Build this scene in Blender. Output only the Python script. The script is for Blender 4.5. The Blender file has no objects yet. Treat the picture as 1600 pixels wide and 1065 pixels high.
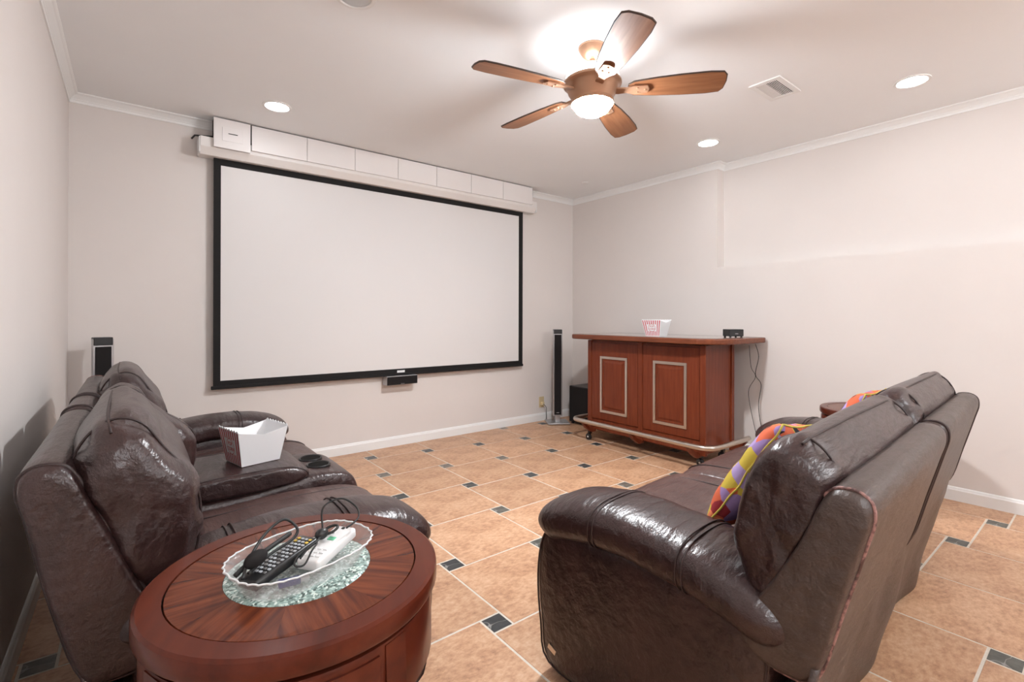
import bpy, bmesh, math, random
from mathutils import Vector, Matrix, noise
random.seed(7)
S = bpy.context.scene
C = S.collection
PI = math.pi
R = math.radians

# ------------------------------------------------------------------ camera, light, exposure
cam_d = bpy.data.cameras.new('camera')
cam = bpy.data.objects.new('camera', cam_d)
C.objects.link(cam)
cam_d.sensor_fit = 'HORIZONTAL'
cam_d.sensor_width = 36.0
cam_d.lens = 36.0 * 754.96 / 1600.0
cam_d.shift_y = -36.0 / 1600.0
cam_d.clip_start = 0.02
cam.matrix_world = (Matrix.Translation((0, 0, 1.104)) @ Matrix.Rotation(R(51.77 - 90), 4, 'Z')
                    @ Matrix.Rotation(R(90), 4, 'X') @ Matrix.Rotation(0.0025, 4, 'Z'))
S.camera = cam

S.view_settings.view_transform = 'Standard'
S.view_settings.look = 'None'
S.view_settings.gamma = 1.0
S.view_settings.use_curve_mapping = False
S.view_settings.exposure = 0.76
GLOBE = 310.0        # fan lamp bowl
BOWL_UP = 7.0      # fan up-light bowl
CAN = 26.0          # recessed lamps
FILL_LAMP = 36.0         # unseen globe lamps, added as fill behind the camera
w = bpy.data.worlds.new('world')
S.world = w
w.use_nodes = True
w.node_tree.nodes['Background'].inputs[0].default_value = (0.8, 0.85, 1.0, 1)
w.node_tree.nodes['Background'].inputs[1].default_value = 0.1

# room, metres: X along the screen wall, Y towards it
L, RX, D, NY, H = -0.297, 3.949, 3.897, -2.70, 2.439
RX2, JY, LZ = 4.055, 2.167, 1.545      # recessed upper part of the right wall

# ------------------------------------------------------------------ materials
def new_mat(name):
    m = bpy.data.materials.new(name)
    m.use_nodes = True
    return m, m.node_tree, m.node_tree.nodes['Principled BSDF']

def plain(name, col, rough=0.5, metal=0.0, spec=0.5, coat=0.0):
    m, t, b = new_mat(name)
    b.inputs['Base Color'].default_value = (*col, 1)
    b.inputs['Roughness'].default_value = rough
    b.inputs['Metallic'].default_value = metal
    b.inputs['Specular IOR Level'].default_value = spec
    b.inputs['Coat Weight'].default_value = coat
    return m

def emit(name, col, strength):
    m, t, b = new_mat(name)
    b.inputs['Base Color'].default_value = (0.9, 0.88, 0.84, 1)
    b.inputs['Emission Color'].default_value = (*col, 1)
    b.inputs['Emission Strength'].default_value = strength
    return m

def ramp_node(t, stops, fac):
    r = t.nodes.new('ShaderNodeValToRGB')
    e = r.color_ramp.elements
    while len(e) < len(stops):
        e.new(0.5)
    for k, (p, c) in enumerate(stops):
        e[k].position = p
        e[k].color = (*c, 1)
    t.links.new(fac, r.inputs[0])
    return r

def tex(t, kind, scale, detail=4, rough=0.55, mapping=None, coord='Object', rot=None):
    tc = t.nodes.new('ShaderNodeTexCoord')
    mp = t.nodes.new('ShaderNodeMapping')
    if mapping:
        mp.inputs['Scale'].default_value = mapping
    if rot:
        mp.inputs['Rotation'].default_value = rot
    t.links.new(tc.outputs[coord], mp.inputs[0])
    n = t.nodes.new(kind)
    n.inputs['Scale'].default_value = scale
    if kind == 'ShaderNodeTexNoise':
        n.inputs['Detail'].default_value = detail
        n.inputs['Roughness'].default_value = rough
    t.links.new(mp.outputs[0], n.inputs['Vector'])
    return n

def bump(t, b, src, strength, dist=0.01):
    n = t.nodes.new('ShaderNodeBump')
    n.inputs['Strength'].default_value = strength
    n.inputs['Distance'].default_value = dist
    t.links.new(src, n.inputs['Height'])
    t.links.new(n.outputs[0], b.inputs['Normal'])
    return n

def noisy(name, stops, scale, rough=0.5, mapping=None, bs=0.0, bd=0.002, spec=0.5, coat=0.0, detail=5, coord='Object'):
    m, t, b = new_mat(name)
    n = tex(t, 'ShaderNodeTexNoise', scale, detail, mapping=mapping, coord=coord)
    r = ramp_node(t, stops, n.outputs[0])
    t.links.new(r.outputs[0], b.inputs['Base Color'])
    b.inputs['Roughness'].default_value = rough
    b.inputs['Specular IOR Level'].default_value = spec
    b.inputs['Coat Weight'].default_value = coat
    b.inputs['Coat Roughness'].default_value = 0.12
    if bs:
        bump(t, b, n.outputs[0], bs, bd)
    return m

def leather(name, c0, c1, rough=0.36):
    m, t, b = new_mat(name)
    n1 = tex(t, 'ShaderNodeTexNoise', 9, 6)
    r = ramp_node(t, [(0.3, c0), (0.7, c1)], n1.outputs[0])
    t.links.new(r.outputs[0], b.inputs['Base Color'])
    b.inputs['Roughness'].default_value = rough
    b.inputs['Specular IOR Level'].default_value = 0.6
    n2 = tex(t, 'ShaderNodeTexNoise', 260, 3)
    n3 = tex(t, 'ShaderNodeTexNoise', 14, 4, mapping=(0.6, 2.2, 2.2))
    mx = t.nodes.new('ShaderNodeMix')
    mx.inputs['Factor'].default_value = 0.94
    t.links.new(n2.outputs[0], mx.inputs['A'])
    t.links.new(n3.outputs[0], mx.inputs['B'])
    bump(t, b, mx.outputs['Result'], 0.5, 0.014)
    return m

def wood(name, dark, mid, light, rough=0.3, axis='Z', scale=6.0, coat=0.1):
    m, t, b = new_mat(name)
    sc = {'X': (0.7, 9, 9), 'Y': (9, 0.7, 9), 'Z': (9, 9, 0.7)}[axis]
    n1 = tex(t, 'ShaderNodeTexNoise', scale, 6, mapping=sc)
    r = ramp_node(t, [(0.25, dark), (0.5, mid), (0.78, light)], n1.outputs[0])
    t.links.new(r.outputs[0], b.inputs['Base Color'])
    b.inputs['Roughness'].default_value = rough
    b.inputs['Coat Weight'].default_value = coat
    b.inputs['Coat Roughness'].default_value = 0.15
    b.inputs['Specular IOR Level'].default_value = 0.2
    bump(t, b, n1.outputs[0], 0.05, 0.002)
    return m

def tile_mat():
    m, t, b = new_mat('travertine tile')
    n1 = tex(t, 'ShaderNodeTexNoise', 5.5, 8, 0.68)
    n2 = tex(t, 'ShaderNodeTexNoise', 32, 8, 0.7, mapping=(1, 1.7, 1))
    oi = t.nodes.new('ShaderNodeObjectInfo')
    mx = t.nodes.new('ShaderNodeMix')
    mx.inputs['Factor'].default_value = 0.5
    t.links.new(n1.outputs[0], mx.inputs['A'])
    t.links.new(n2.outputs[0], mx.inputs['B'])
    r = ramp_node(t, [(0.36, (0.27, 0.13, 0.075)), (0.45, (0.47, 0.255, 0.145)), (0.53, (0.585, 0.345, 0.205)), (0.64, (0.68, 0.46, 0.31))], mx.outputs['Result'])
    hs = t.nodes.new('ShaderNodeHueSaturation')
    ml = t.nodes.new('ShaderNodeMath')
    ml.operation = 'MULTIPLY_ADD'
    ml.inputs[1].default_value = 0.14
    ml.inputs[2].default_value = 0.93
    t.links.new(oi.outputs['Random'], ml.inputs[0])
    t.links.new(ml.outputs[0], hs.inputs['Value'])
    t.links.new(r.outputs[0], hs.inputs['Color'])
    t.links.new(hs.outputs[0], b.inputs['Base Color'])
    b.inputs['Roughness'].default_value = 0.42
    bump(t, b, n2.outputs[0], 0.08, 0.002)
    return m

def slate_mat():
    m, t, b = new_mat('slate tile')
    n1 = tex(t, 'ShaderNodeTexNoise', 22, 6)
    oi = t.nodes.new('ShaderNodeObjectInfo')
    r1 = ramp_node(t, [(0.0, (0.028, 0.03, 0.034)), (0.45, (0.05, 0.055, 0.055)), (0.7, (0.10, 0.10, 0.085)), (1.0, (0.17, 0.14, 0.115))], oi.outputs['Random'])
    r2 = ramp_node(t, [(0.35, (0.6, 0.6, 0.6)), (0.75, (1.5, 1.5, 1.45))], n1.outputs[0])
    mx = t.nodes.new('ShaderNodeMix')
    mx.data_type = 'RGBA'
    mx.blend_type = 'MULTIPLY'
    mx.inputs['Factor'].default_value = 1.0
    t.links.new(r1.outputs[0], mx.inputs[6])
    t.links.new(r2.outputs[0], mx.inputs[7])
    vo = tex(t, 'ShaderNodeTexNoise', 7, 2)
    rv = ramp_node(t, [(0.492, (0, 0, 0)), (0.5, (1, 1, 1)), (0.508, (0, 0, 0))], vo.outputs[0])
    m2 = t.nodes.new('ShaderNodeMix')
    m2.data_type = 'RGBA'
    t.links.new(rv.outputs[0], m2.inputs['Factor'])
    t.links.new(mx.outputs[2], m2.inputs[6])
    m2.inputs[7].default_value = (0.32, 0.31, 0.29, 1)
    t.links.new(m2.outputs[2], b.inputs['Base Color'])
    b.inputs['Roughness'].default_value = 0.4
    return m

def pillow_mat():
    m, t, b = new_mat('printed pillow cloth')
    v = tex(t, 'ShaderNodeTexVoronoi', 22, mapping=(1, 1.0, 0.45), rot=(0.3, 0.5, 0.6))
    sx = t.nodes.new('ShaderNodeSeparateColor')
    t.links.new(v.outputs['Color'], sx.inputs[0])
    r = ramp_node(t, [(0.0, (0.30, 0.20, 0.42)), (0.26, (0.62, 0.13, 0.06)), (0.42, (0.38, 0.28, 0.52)), (0.56, (0.02, 0.02, 0.03)), (0.7, (0.75, 0.22, 0.10)), (0.82, (0.55, 0.42, 0.06)), (0.92, (0.30, 0.03, 0.04))], sx.outputs[0])
    r.color_ramp.interpolation = 'CONSTANT'
    t.links.new(r.outputs[0], b.inputs['Base Color'])
    b.inputs['Roughness'].default_value = 0.8
    b.inputs['Specular IOR Level'].default_value = 0.2
    return m

def glassy(name, col, rough=0.03, ior=1.45):
    m, t, b = new_mat(name)
    b.inputs['Base Color'].default_value = (*col, 1)
    b.inputs['Transmission Weight'].default_value = 1.0
    b.inputs['Roughness'].default_value = rough
    b.inputs['IOR'].default_value = ior
    return m

def thin_clear(name):
    m, t, b = new_mat(name)
    b.inputs['Base Color'].default_value = (0.93, 0.95, 0.95, 1)
    b.inputs['Roughness'].default_value = 0.08
    tr = t.nodes.new('ShaderNodeBsdfTransparent')
    mx = t.nodes.new('ShaderNodeMixShader')
    lw = t.nodes.new('ShaderNodeLayerWeight')
    lw.inputs['Blend'].default_value = 0.35
    ma = t.nodes.new('ShaderNodeMath')
    ma.operation = 'MULTIPLY_ADD'
    ma.inputs[1].default_value = 0.28
    ma.inputs[2].default_value = 0.03
    t.links.new(lw.outputs['Facing'], ma.inputs[0])
    t.links.new(ma.outputs[0], mx.inputs[0])
    t.links.new(tr.outputs[0], mx.inputs[1])
    t.links.new(b.outputs[0], mx.inputs[2])
    t.links.new(mx.outputs[0], t.nodes['Material Output'].inputs['Surface'])
    return m

def crackle_mat():
    m, t, b = new_mat('crackle glass')
    v = tex(t, 'ShaderNodeTexVoronoi', 250)
    v.feature = 'DISTANCE_TO_EDGE'
    v2 = tex(t, 'ShaderNodeTexVoronoi', 250)
    sx = t.nodes.new('ShaderNodeSeparateColor')
    t.links.new(v2.outputs['Color'], sx.inputs[0])
    r = ramp_node(t, [(0.0, (0.07, 0.10, 0.09)), (0.35, (0.22, 0.32, 0.29)), (0.7, (0.36, 0.50, 0.46)), (0.95, (0.75, 0.85, 0.8))], sx.outputs[0])
    t.links.new(r.outputs[0], b.inputs['Base Color'])
    b.inputs['Roughness'].default_value = 0.08
    b.inputs['Coat Weight'].default_value = 0.6
    bump(t, b, v.outputs['Distance'], 0.5, 0.002)
    return m

def radial_wood(name, dark, mid, light):
    m, t, b = new_mat(name)
    tc = t.nodes.new('ShaderNodeTexCoord')
    sp = t.nodes.new('ShaderNodeSeparateXYZ')
    t.links.new(tc.outputs['Object'], sp.inputs[0])
    at = t.nodes.new('ShaderNodeMath')
    at.operation = 'ARCTAN2'
    t.links.new(sp.outputs[1], at.inputs[0])
    t.links.new(sp.outputs[0], at.inputs[1])
    # wedges of veneer: grain runs along each wedge's own axis
    wd = t.nodes.new('ShaderNodeMath')
    wd.operation = 'SNAP'
    wd.inputs[1].default_value = PI / 4
    t.links.new(at.outputs[0], wd.inputs[0])
    vr = t.nodes.new('ShaderNodeVectorRotate')
    vr.rotation_type = 'Z_AXIS'
    ng = t.nodes.new('ShaderNodeMath')
    ng.operation = 'MULTIPLY_ADD'
    ng.inputs[1].default_value = -1.0
    ng.inputs[2].default_value = -PI / 8
    t.links.new(wd.outputs[0], ng.inputs[0])
    t.links.new(tc.outputs['Object'], vr.inputs['Vector'])
    t.links.new(ng.outputs[0], vr.inputs['Angle'])
    mp = t.nodes.new('ShaderNodeMapping')
    mp.inputs['Scale'].default_value = (3.2, 42, 1)
    t.links.new(vr.outputs[0], mp.inputs[0])
    n = t.nodes.new('ShaderNodeTexNoise')
    n.inputs['Scale'].default_value = 1.6
    n.inputs['Detail'].default_value = 5
    t.links.new(mp.outputs[0], n.inputs['Vector'])
    r = ramp_node(t, [(0.3, dark), (0.5, mid), (0.72, light)], n.outputs[0])
    t.links.new(r.outputs[0], b.inputs['Base Color'])
    b.inputs['Roughness'].default_value = 0.27
    b.inputs['Coat Weight'].default_value = 0.1
    b.inputs['Specular IOR Level'].default_value = 0.2
    b.inputs['Coat Roughness'].default_value = 0.12
    return m

M = {}
M['wall'] = noisy('wall paint', [(0.3, (0.715, 0.665, 0.635)), (0.7, (0.735, 0.685, 0.655))], 2.0, 0.7, spec=0.25)
M['ceil'] = noisy('ceiling paint', [(0.3, (0.90, 0.915, 0.925)), (0.7, (0.91, 0.925, 0.935))], 3.0, 0.8, spec=0.2)
M['trim'] = plain('white trim paint', (0.84, 0.84, 0.83), 0.4)
M['grout'] = noisy('grout', [(0.3, (0.60, 0.54, 0.46)), (0.7, (0.70, 0.64, 0.56))], 40, 0.85)
M['tile'] = tile_mat()
M['slate'] = slate_mat()
M['leather'] = leather('brown leather', (0.022, 0.0095, 0.0095), (0.042, 0.019, 0.0175), 0.31)
M['leather_worn'] = leather('worn brown leather', (0.055, 0.027, 0.024), (0.10, 0.055, 0.047), 0.34)
M['vinyl'] = leather('brown vinyl', (0.050, 0.032, 0.026), (0.066, 0.043, 0.035), 0.42)
M['seam'] = plain('seam thread', (0.03, 0.015, 0.014), 0.5)
M['scuff'] = noisy('scuffed piping', [(0.4, (0.06, 0.025, 0.022)), (0.55, (0.36, 0.19, 0.17)), (0.7, (0.10, 0.04, 0.035))], 55, 0.6)
M['black'] = plain('black plastic', (0.012, 0.012, 0.013), 0.35)
M['blackmat'] = plain('black cloth', (0.016, 0.014, 0.014), 0.85, spec=0.2)
M['rubber'] = plain('black rubber', (0.012, 0.012, 0.012), 0.6)
M['dark'] = plain('dark gap', (0.01, 0.009, 0.008), 0.9, spec=0.1)
M['silver'] = plain('brushed silver', (0.48, 0.48, 0.49), 0.3, 0.9)
M['nickel'] = plain('satin nickel', (0.62, 0.56, 0.50), 0.3, 1.0)
M['white_plastic'] = plain('white plastic', (0.78, 0.78, 0.78), 0.35)
M['panel'] = plain('white panel', (0.80, 0.765, 0.75), 0.5)
M['housing'] = plain('cream screen housing', (0.80, 0.765, 0.74), 0.45)
M['screen'] = plain('screen fabric', (0.72, 0.70, 0.69), 0.75, spec=0.2)
M['border'] = plain('screen border', (0.013, 0.012, 0.012), 0.75, spec=0.25)
M['cherry'] = wood('cherry wood', (0.12, 0.024, 0.010), (0.165, 0.035, 0.014), (0.20, 0.046, 0.018), 0.32)
M['cherry_h'] = wood('cherry wood top', (0.12, 0.035, 0.017), (0.17, 0.05, 0.024), (0.21, 0.066, 0.032), 0.25, 'Y')
M['mahog'] = wood('mahogany', (0.055, 0.011, 0.006), (0.09, 0.017, 0.008), (0.12, 0.025, 0.011), 0.28, 'X', 3.0)
M['veneer'] = radial_wood('wedge veneer', (0.045, 0.009, 0.005), (0.115, 0.026, 0.010), (0.20, 0.052, 0.02))
M['crackle'] = crackle_mat()
M['smoke_glass'] = plain('smoked glass inset', (0.20, 0.19, 0.18), 0.08, coat=0.5)
M['fanwood'] = wood('fan blade wood', (0.17, 0.065, 0.028), (0.24, 0.10, 0.045), (0.30, 0.135, 0.065), 0.4, 'X', 5.0, 0.0)
M['fanedge'] = plain('dark blade edge', (0.05, 0.028, 0.02), 0.5)
M['bronze'] = plain('copper bronze', (0.42, 0.24, 0.15), 0.35, 0.55)
M['globe'] = emit('lit glass bowl', (0.93, 0.965, 1.0), GLOBE)
M['upbowl'] = emit('glowing upper bowl', (0.93, 0.965, 1.0), BOWL_UP)
M['can'] = emit('lit recessed lens', (0.93, 0.965, 1.0), CAN)
M['dome'] = emit('added fill lamp glass', (0.93, 0.965, 1.0), FILL_LAMP)  # used only on the added fill lamps behind the camera
M['frost'] = plain('frosted unlit lens', (0.62, 0.66, 0.68), 0.4)
M['clear'] = thin_clear('clear plastic')
M['rimclear'] = plain('frosty rim plastic', (0.72, 0.74, 0.75), 0.15)
M['box'] = plain('white card', (0.82, 0.82, 0.83), 0.6)
M['red'] = plain('red print', (0.55, 0.05, 0.06), 0.6)
M['pillow'] = pillow_mat()
M['piping'] = plain('yellow piping', (0.6, 0.48, 0.08), 0.7)
M['key'] = plain('grey key', (0.45, 0.47, 0.50), 0.5)
M['yellow'] = plain('yellow key', (0.70, 0.48, 0.08), 0.5)
M['green'] = plain('green key', (0.16, 0.55, 0.33), 0.5)
M['blue'] = plain('navy plastic', (0.02, 0.025, 0.12), 0.4)
M['beige'] = plain('beige plastic', (0.62, 0.50, 0.30), 0.5)

# ------------------------------------------------------------------ mesh helpers
def link(name, me, m, parent=None, smooth=False):
    o = bpy.data.objects.new(name, me)
    C.objects.link(o)
    if m is not None:
        me.materials.append(M[m] if isinstance(m, str) else m)
    if smooth:
        for p in me.polygons:
            p.use_smooth = True
    if parent is not None:
        o.parent = parent
    return o

def obj(name, bm, m, parent=None, smooth=False, recalc=True):
    me = bpy.data.meshes.new(name)
    if recalc:
        bmesh.ops.recalc_face_normals(bm, faces=bm.faces)
    bm.to_mesh(me)
    bm.free()
    return link(name, me, m, parent, smooth)

def tag(o, label, cat, group=None):
    o['label'] = label
    o['category'] = cat
    if group:
        o['group'] = group
    return o

def thing(name, label, cat, loc=(0, 0, 0), rz=0.0, group=None):
    o = bpy.data.objects.new(name, None)
    o.empty_display_size = 0.1
    C.objects.link(o)
    o.location = loc
    o.rotation_euler = (0, 0, rz)
    return tag(o, label, cat, group)

def struct(o):
    o['kind'] = 'structure'
    return o

def add_box(bm, x0, x1, y0, y1, z0, z1, mtx=None):
    co = [(x0, y0, z0), (x1, y0, z0), (x1, y1, z0), (x0, y1, z0), (x0, y0, z1), (x1, y0, z1), (x1, y1, z1), (x0, y1, z1)]
    vs = [bm.verts.new(mtx @ Vector(c) if mtx else c) for c in co]
    for f in ((0, 3, 2, 1), (4, 5, 6, 7), (0, 1, 5, 4), (1, 2, 6, 5), (2, 3, 7, 6), (3, 0, 4, 7)):
        bm.faces.new([vs[i] for i in f])
    return vs

def box(name, x0, x1, y0, y1, z0, z1, m, parent=None, bev=0.0, seg=2, mtx=None):
    bm = bmesh.new()
    add_box(bm, x0, x1, y0, y1, z0, z1, mtx)
    if bev:
        bmesh.ops.bevel(bm, geom=bm.edges[:], offset=bev, segments=seg, affect='EDGES', profile=0.5)
    return obj(name, bm, m, parent, smooth=False)

def add_prism(bm, poly, a0, a1, axis='Z'):
    def P(u, v, w):
        return {'Z': (u, v, w), 'Y': (u, w, v), 'X': (w, u, v)}[axis]
    A = [bm.verts.new(P(u, v, a0)) for u, v in poly]
    B = [bm.verts.new(P(u, v, a1)) for u, v in poly]
    n = len(poly)
    bm.faces.new(A)
    bm.faces.new(B[::-1])
    for i in range(n):
        bm.faces.new([A[i], B[i], B[(i + 1) % n], A[(i + 1) % n]])

def prism(name, poly, a0, a1, m, parent=None, axis='Z', bev=0.0, seg=2, smooth=False):
    bm = bmesh.new()
    add_prism(bm, poly, a0, a1, axis)
    bmesh.ops.recalc_face_normals(bm, faces=bm.faces)
    if bev:
        es = [e for e in bm.edges if len(e.link_faces) == 2 and e.calc_face_angle(0) > 0.6]
        bmesh.ops.bevel(bm, geom=es, offset=bev, segments=seg, affect='EDGES', profile=0.5)
    return obj(name, bm, m, parent, smooth)

def add_lathe(bm, prof, n=32, a0=0.0, a1=2 * PI, cx=0, cy=0):
    full = abs(a1 - a0 - 2 * PI) < 1e-6
    k = n if full else n + 1
    rings = []
    for r, z in prof:
        if r < 1e-6:
            rings.append([bm.verts.new((cx, cy, z))])
        else:
            rings.append([bm.verts.new((cx + r * math.cos(a0 + (a1 - a0) * i / n), cy + r * math.sin(a0 + (a1 - a0) * i / n), z)) for i in range(k)])
    for A, B in zip(rings, rings[1:]):
        m_ = n
        for i in range(m_):
            j = (i + 1) % k
            if len(A) == 1 and len(B) == 1:
                continue
            if len(A) == 1:
                bm.faces.new([A[0], B[i], B[j]])
            elif len(B) == 1:
                bm.faces.new([A[i], B[0], A[j]])
            else:
                bm.faces.new([A[i], B[i], B[j], A[j]])

def lathe(name, prof, m, parent=None, n=32, smooth=True, **kw):
    bm = bmesh.new()
    add_lathe(bm, prof, n, **kw)
    o = obj(name, bm, m, parent, smooth)
    if smooth:
        sharp(o)
    return o

def sharp(o, ang=35):
    me = o.data
    bm = bmesh.new()
    bm.from_mesh(me)
    for e in bm.edges:
        if len(e.link_faces) == 2 and e.calc_face_angle(0) > R(ang):
            e.smooth = False
    bm.to_mesh(me)
    bm.free()

def catmull(pts, n, closed=False):
    out = []
    k = len(pts)
    segs = k if closed else k - 1
    for s in range(segs):
        if closed:
            p0, p1, p2, p3 = (Vector(pts[(s + d) % k]) for d in (-1, 0, 1, 2))
        else:
            p0, p1, p2, p3 = (Vector(pts[min(max(s + d, 0), k - 1)]) for d in (-1, 0, 1, 2))
        for i in range(n):
            u = i / n
            out.append(0.5 * ((2 * p1) + (-p0 + p2) * u + (2 * p0 - 5 * p1 + 4 * p2 - p3) * u * u + (-p0 + 3 * p1 - 3 * p2 + p3) * u ** 3))
    if not closed:
        out.append(Vector(pts[-1]))
    return out

def add_tube(bm, path, r, n=8, closed=False, caps=True):
    path = [Vector(p) for p in path]
    k = len(path)
    rings = []
    up = Vector((0, 0, 1))
    prev = None
    for i, p in enumerate(path):
        a = path[(i - 1) % k] if (closed or i > 0) else p
        b = path[(i + 1) % k] if (closed or i < k - 1) else p
        t = (b - a).normalized()
        if prev is None:
            ref = up if abs(t.z) < 0.9 else Vector((1, 0, 0))
            u = t.cross(ref).normalized()
        else:
            u = (prev - t * prev.dot(t))
            u = u.normalized() if u.length > 1e-6 else t.orthogonal().normalized()
        prev = u
        v = t.cross(u)
        rr = r[i] if isinstance(r, (list, tuple)) else r
        rings.append([bm.verts.new(p + (u * math.cos(2 * PI * j / n) + v * math.sin(2 * PI * j / n)) * rr) for j in range(n)])
    for i in range(k if closed else k - 1):
        A, B = rings[i], rings[(i + 1) % k]
        for j in range(n):
            bm.faces.new([A[j], A[(j + 1) % n], B[(j + 1) % n], B[j]])
    if caps and not closed:
        bm.faces.new(rings[0][::-1])
        bm.faces.new(rings[-1])

def tube(name, path, r, m, parent=None, n=8, closed=False):
    bm = bmesh.new()
    add_tube(bm, path, r, n, closed)
    return obj(name, bm, m, parent, True)

# ------------------------------------------------------------------ upholstery: a section swept between two ends, rounded off at both
class Pad:
    def __init__(s, prof, x0, x1, p=5.0, n=6, crown=0.0):
        s.ring = [Vector((a, b)) for a, b in (q[:2] for q in catmull([(y, z, 0) for y, z in prof], n, True))]
        s.c = sum(s.ring, Vector((0, 0))) / len(s.ring)
        s.x0, s.x1, s.p, s.crown = x0, x1, p, crown
    def at(s, t, i, grow=1.0):
        t = max(-1.0, min(1.0, t))
        sc = max(0.0, 1 - abs(t) ** s.p) ** (1 / s.p) * (1 + s.crown * (1 - t * t)) * grow
        q = s.c + (s.ring[i % len(s.ring)] - s.c) * sc
        return Vector(((s.x0 + s.x1) / 2 + t * (s.x1 - s.x0) / 2, q.x, q.y))
    def mesh(s, name, m, parent, stations=30, wr=0.006, seed=0.0, stretch=(5, 16, 16), pinch=None):
        bm = bmesh.new()
        N = len(s.ring)
        rows = []
        for k in range(stations + 1):
            th = -PI / 2 + PI * k / stations
            t = math.copysign(abs(math.sin(th)) ** (2 / s.p), th)
            if k in (0, stations):
                v = s.at(t, 0)
                rows.append([bm.verts.new((v.x, s.c.x, s.c.y))])
            else:
                rows.append([bm.verts.new(s.at(t, i)) for i in range(N)])
        for A, B in zip(rows, rows[1:]):
            for i in range(N):
                j = (i + 1) % N
                if len(A) == 1:
                    bm.faces.new([A[0], B[j], B[i]])
                elif len(B) == 1:
                    bm.faces.new([A[i], A[j], B[0]])
                else:
                    bm.faces.new([A[i], A[j], B[j], B[i]])
        bmesh.ops.recalc_face_normals(bm, faces=bm.faces)
        bm.normal_update()
        if wr:
            off = Vector((seed * 7.3, seed * 3.1, seed))
            mv = []
            for v in bm.verts:
                q = Vector((v.co.x * stretch[0], v.co.y * stretch[1], v.co.z * stretch[2])) + off
                d = noise.noise(q) * wr + noise.noise(q * 2.3) * wr * 0.5
                if pinch:                      # gathers along the seam stations
                    for px in pinch:
                        g = math.exp(-((v.co.x - px) / 0.035) ** 2)
                        d += g * wr * 0.8 * math.sin(i_wave(v.co) * 60)
                mv.append((v, v.normal * d))
            for v, d in mv:
                v.co += d
        o = obj(name, bm, m, parent, True)
        md = o.modifiers.new('smooth', 'SUBSURF')
        md.levels = md.render_levels = 1
        return o
    def seam_ring(s, x, m='seam', parent=None, r=0.0028, name='seam', grow=0.999, rng=None):
        t = (x - (s.x0 + s.x1) / 2) / ((s.x1 - s.x0) / 2)
        N = len(s.ring)
        idx = range(N) if rng is None else range(int(rng[0] * N), int(rng[1] * N) + 1)
        return tube(name, [s.at(t, i, grow) for i in idx], r, m, parent, 6, closed=rng is None)
    def seam_line(s, u, m='seam', parent=None, r=0.0028, name='seam', t0=-0.90, t1=0.90, grow=0.999):
        i = int(u * len(s.ring))
        return tube(name, [s.at(t0 + (t1 - t0) * k / 30, i, grow) for k in range(31)], r, m, parent, 6)

def i_wave(co):
    return co.y * 0.8 + co.z

def path_pad(name, path, half_w, half_h, m, parent, e=2.6, n=28, sub=6, wr=0.003, seed=0.0, endp=3.0):
    """a roll along a path in the y-z plane; section is a superellipse, both ends round off"""
    pts = catmull(path, sub)
    k = len(pts)
    ln = [0.0]
    for a, b in zip(pts, pts[1:]):
        ln.append(ln[-1] + (b - a).length)
    bm = bmesh.new()
    rows = []
    tot = ln[-1]
    for i, p in enumerate(pts):
        a, b = pts[max(i - 1, 0)], pts[min(i + 1, k - 1)]
        t = (b - a).normalized()
        nrm = Vector((0, -t.z, t.y))
        u = 2 * ln[i] / tot - 1
        sc = max(0.0, 1 - abs(u) ** (endp * 3)) ** (1 / endp)
        if i in (0, k - 1):
            rows.append([bm.verts.new(p)])
            continue
        row = []
        for j in range(n):
            th = 2 * PI * j / n
            cx = math.copysign(abs(math.cos(th)) ** (2 / e), math.cos(th)) * half_w * sc
            cz = math.copysign(abs(math.sin(th)) ** (2 / e), math.sin(th)) * half_h * sc
            row.append(bm.verts.new(p + Vector((cx, 0, 0)) + nrm * cz))
        rows.append(row)
    for A, B in zip(rows, rows[1:]):
        for i in range(n):
            j = (i + 1) % n
            if len(A) == 1:
                bm.faces.new([A[0], B[i], B[j]])
            elif len(B) == 1:
                bm.faces.new([A[i], B[0], A[j]])
            else:
                bm.faces.new([A[i], B[i], B[j], A[j]])
    bmesh.ops.recalc_face_normals(bm, faces=bm.faces)
    bm.normal_update()
    for v, d in [(v, v.normal * (noise.noise(Vector((v.co.x * 9, v.co.y * 14, v.co.z * 14)) + Vector((seed, seed, 0))) * wr)) for v in bm.verts]:
        v.co += d
    o = obj(name, bm, m, parent, True)
    md = o.modifiers.new('smooth', 'SUBSURF')
    md.levels = md.render_levels = 1
    return o, pts, rows

# ================================================================== THE ROOM
fl = struct(box('floor', L - 0.15, RX2 + 0.15, NY - 0.15, D + 0.15, -0.10, -0.0014, 'grout'))
TS, TT = 0.4536, 0.0883
GX, GY = 1.0316, 3.7665
tile_cache = {}
def clip_rect(x0, x1, y0, y1):
    return max(x0, L), min(x1, RX), max(y0, NY), min(y1, D)
def floor_piece(name, x0, x1, y0, y1, m):
    g = 0.0042
    a, b, c, d = clip_rect(x0 + g, x1 - g, y0 + g, y1 - g)
    if b - a < 0.012 or d - c < 0.012:
        return
    key = (name, round(b - a, 4), round(d - c, 4))
    if key not in tile_cache:
        bm = bmesh.new()
        hx, hy = (b - a) / 2, (d - c) / 2
        add_box(bm, -hx, hx, -hy, hy, -0.012, 0.0)
        top = [e for e in bm.edges if all(v.co.z > -0.001 for v in e.verts)]
        bmesh.ops.bevel(bm, geom=top, offset=0.0013, segments=2, affect='EDGES', profile=0.5)
        o = obj(name, bm, m, fl)
        tile_cache[key] = o.data
    else:
        o = bpy.data.objects.new(name, tile_cache[key])
        C.objects.link(o)
        o.parent = fl
    o.location = ((a + b) / 2, (c + d) / 2, random.uniform(-0.0004, 0.0))
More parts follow.
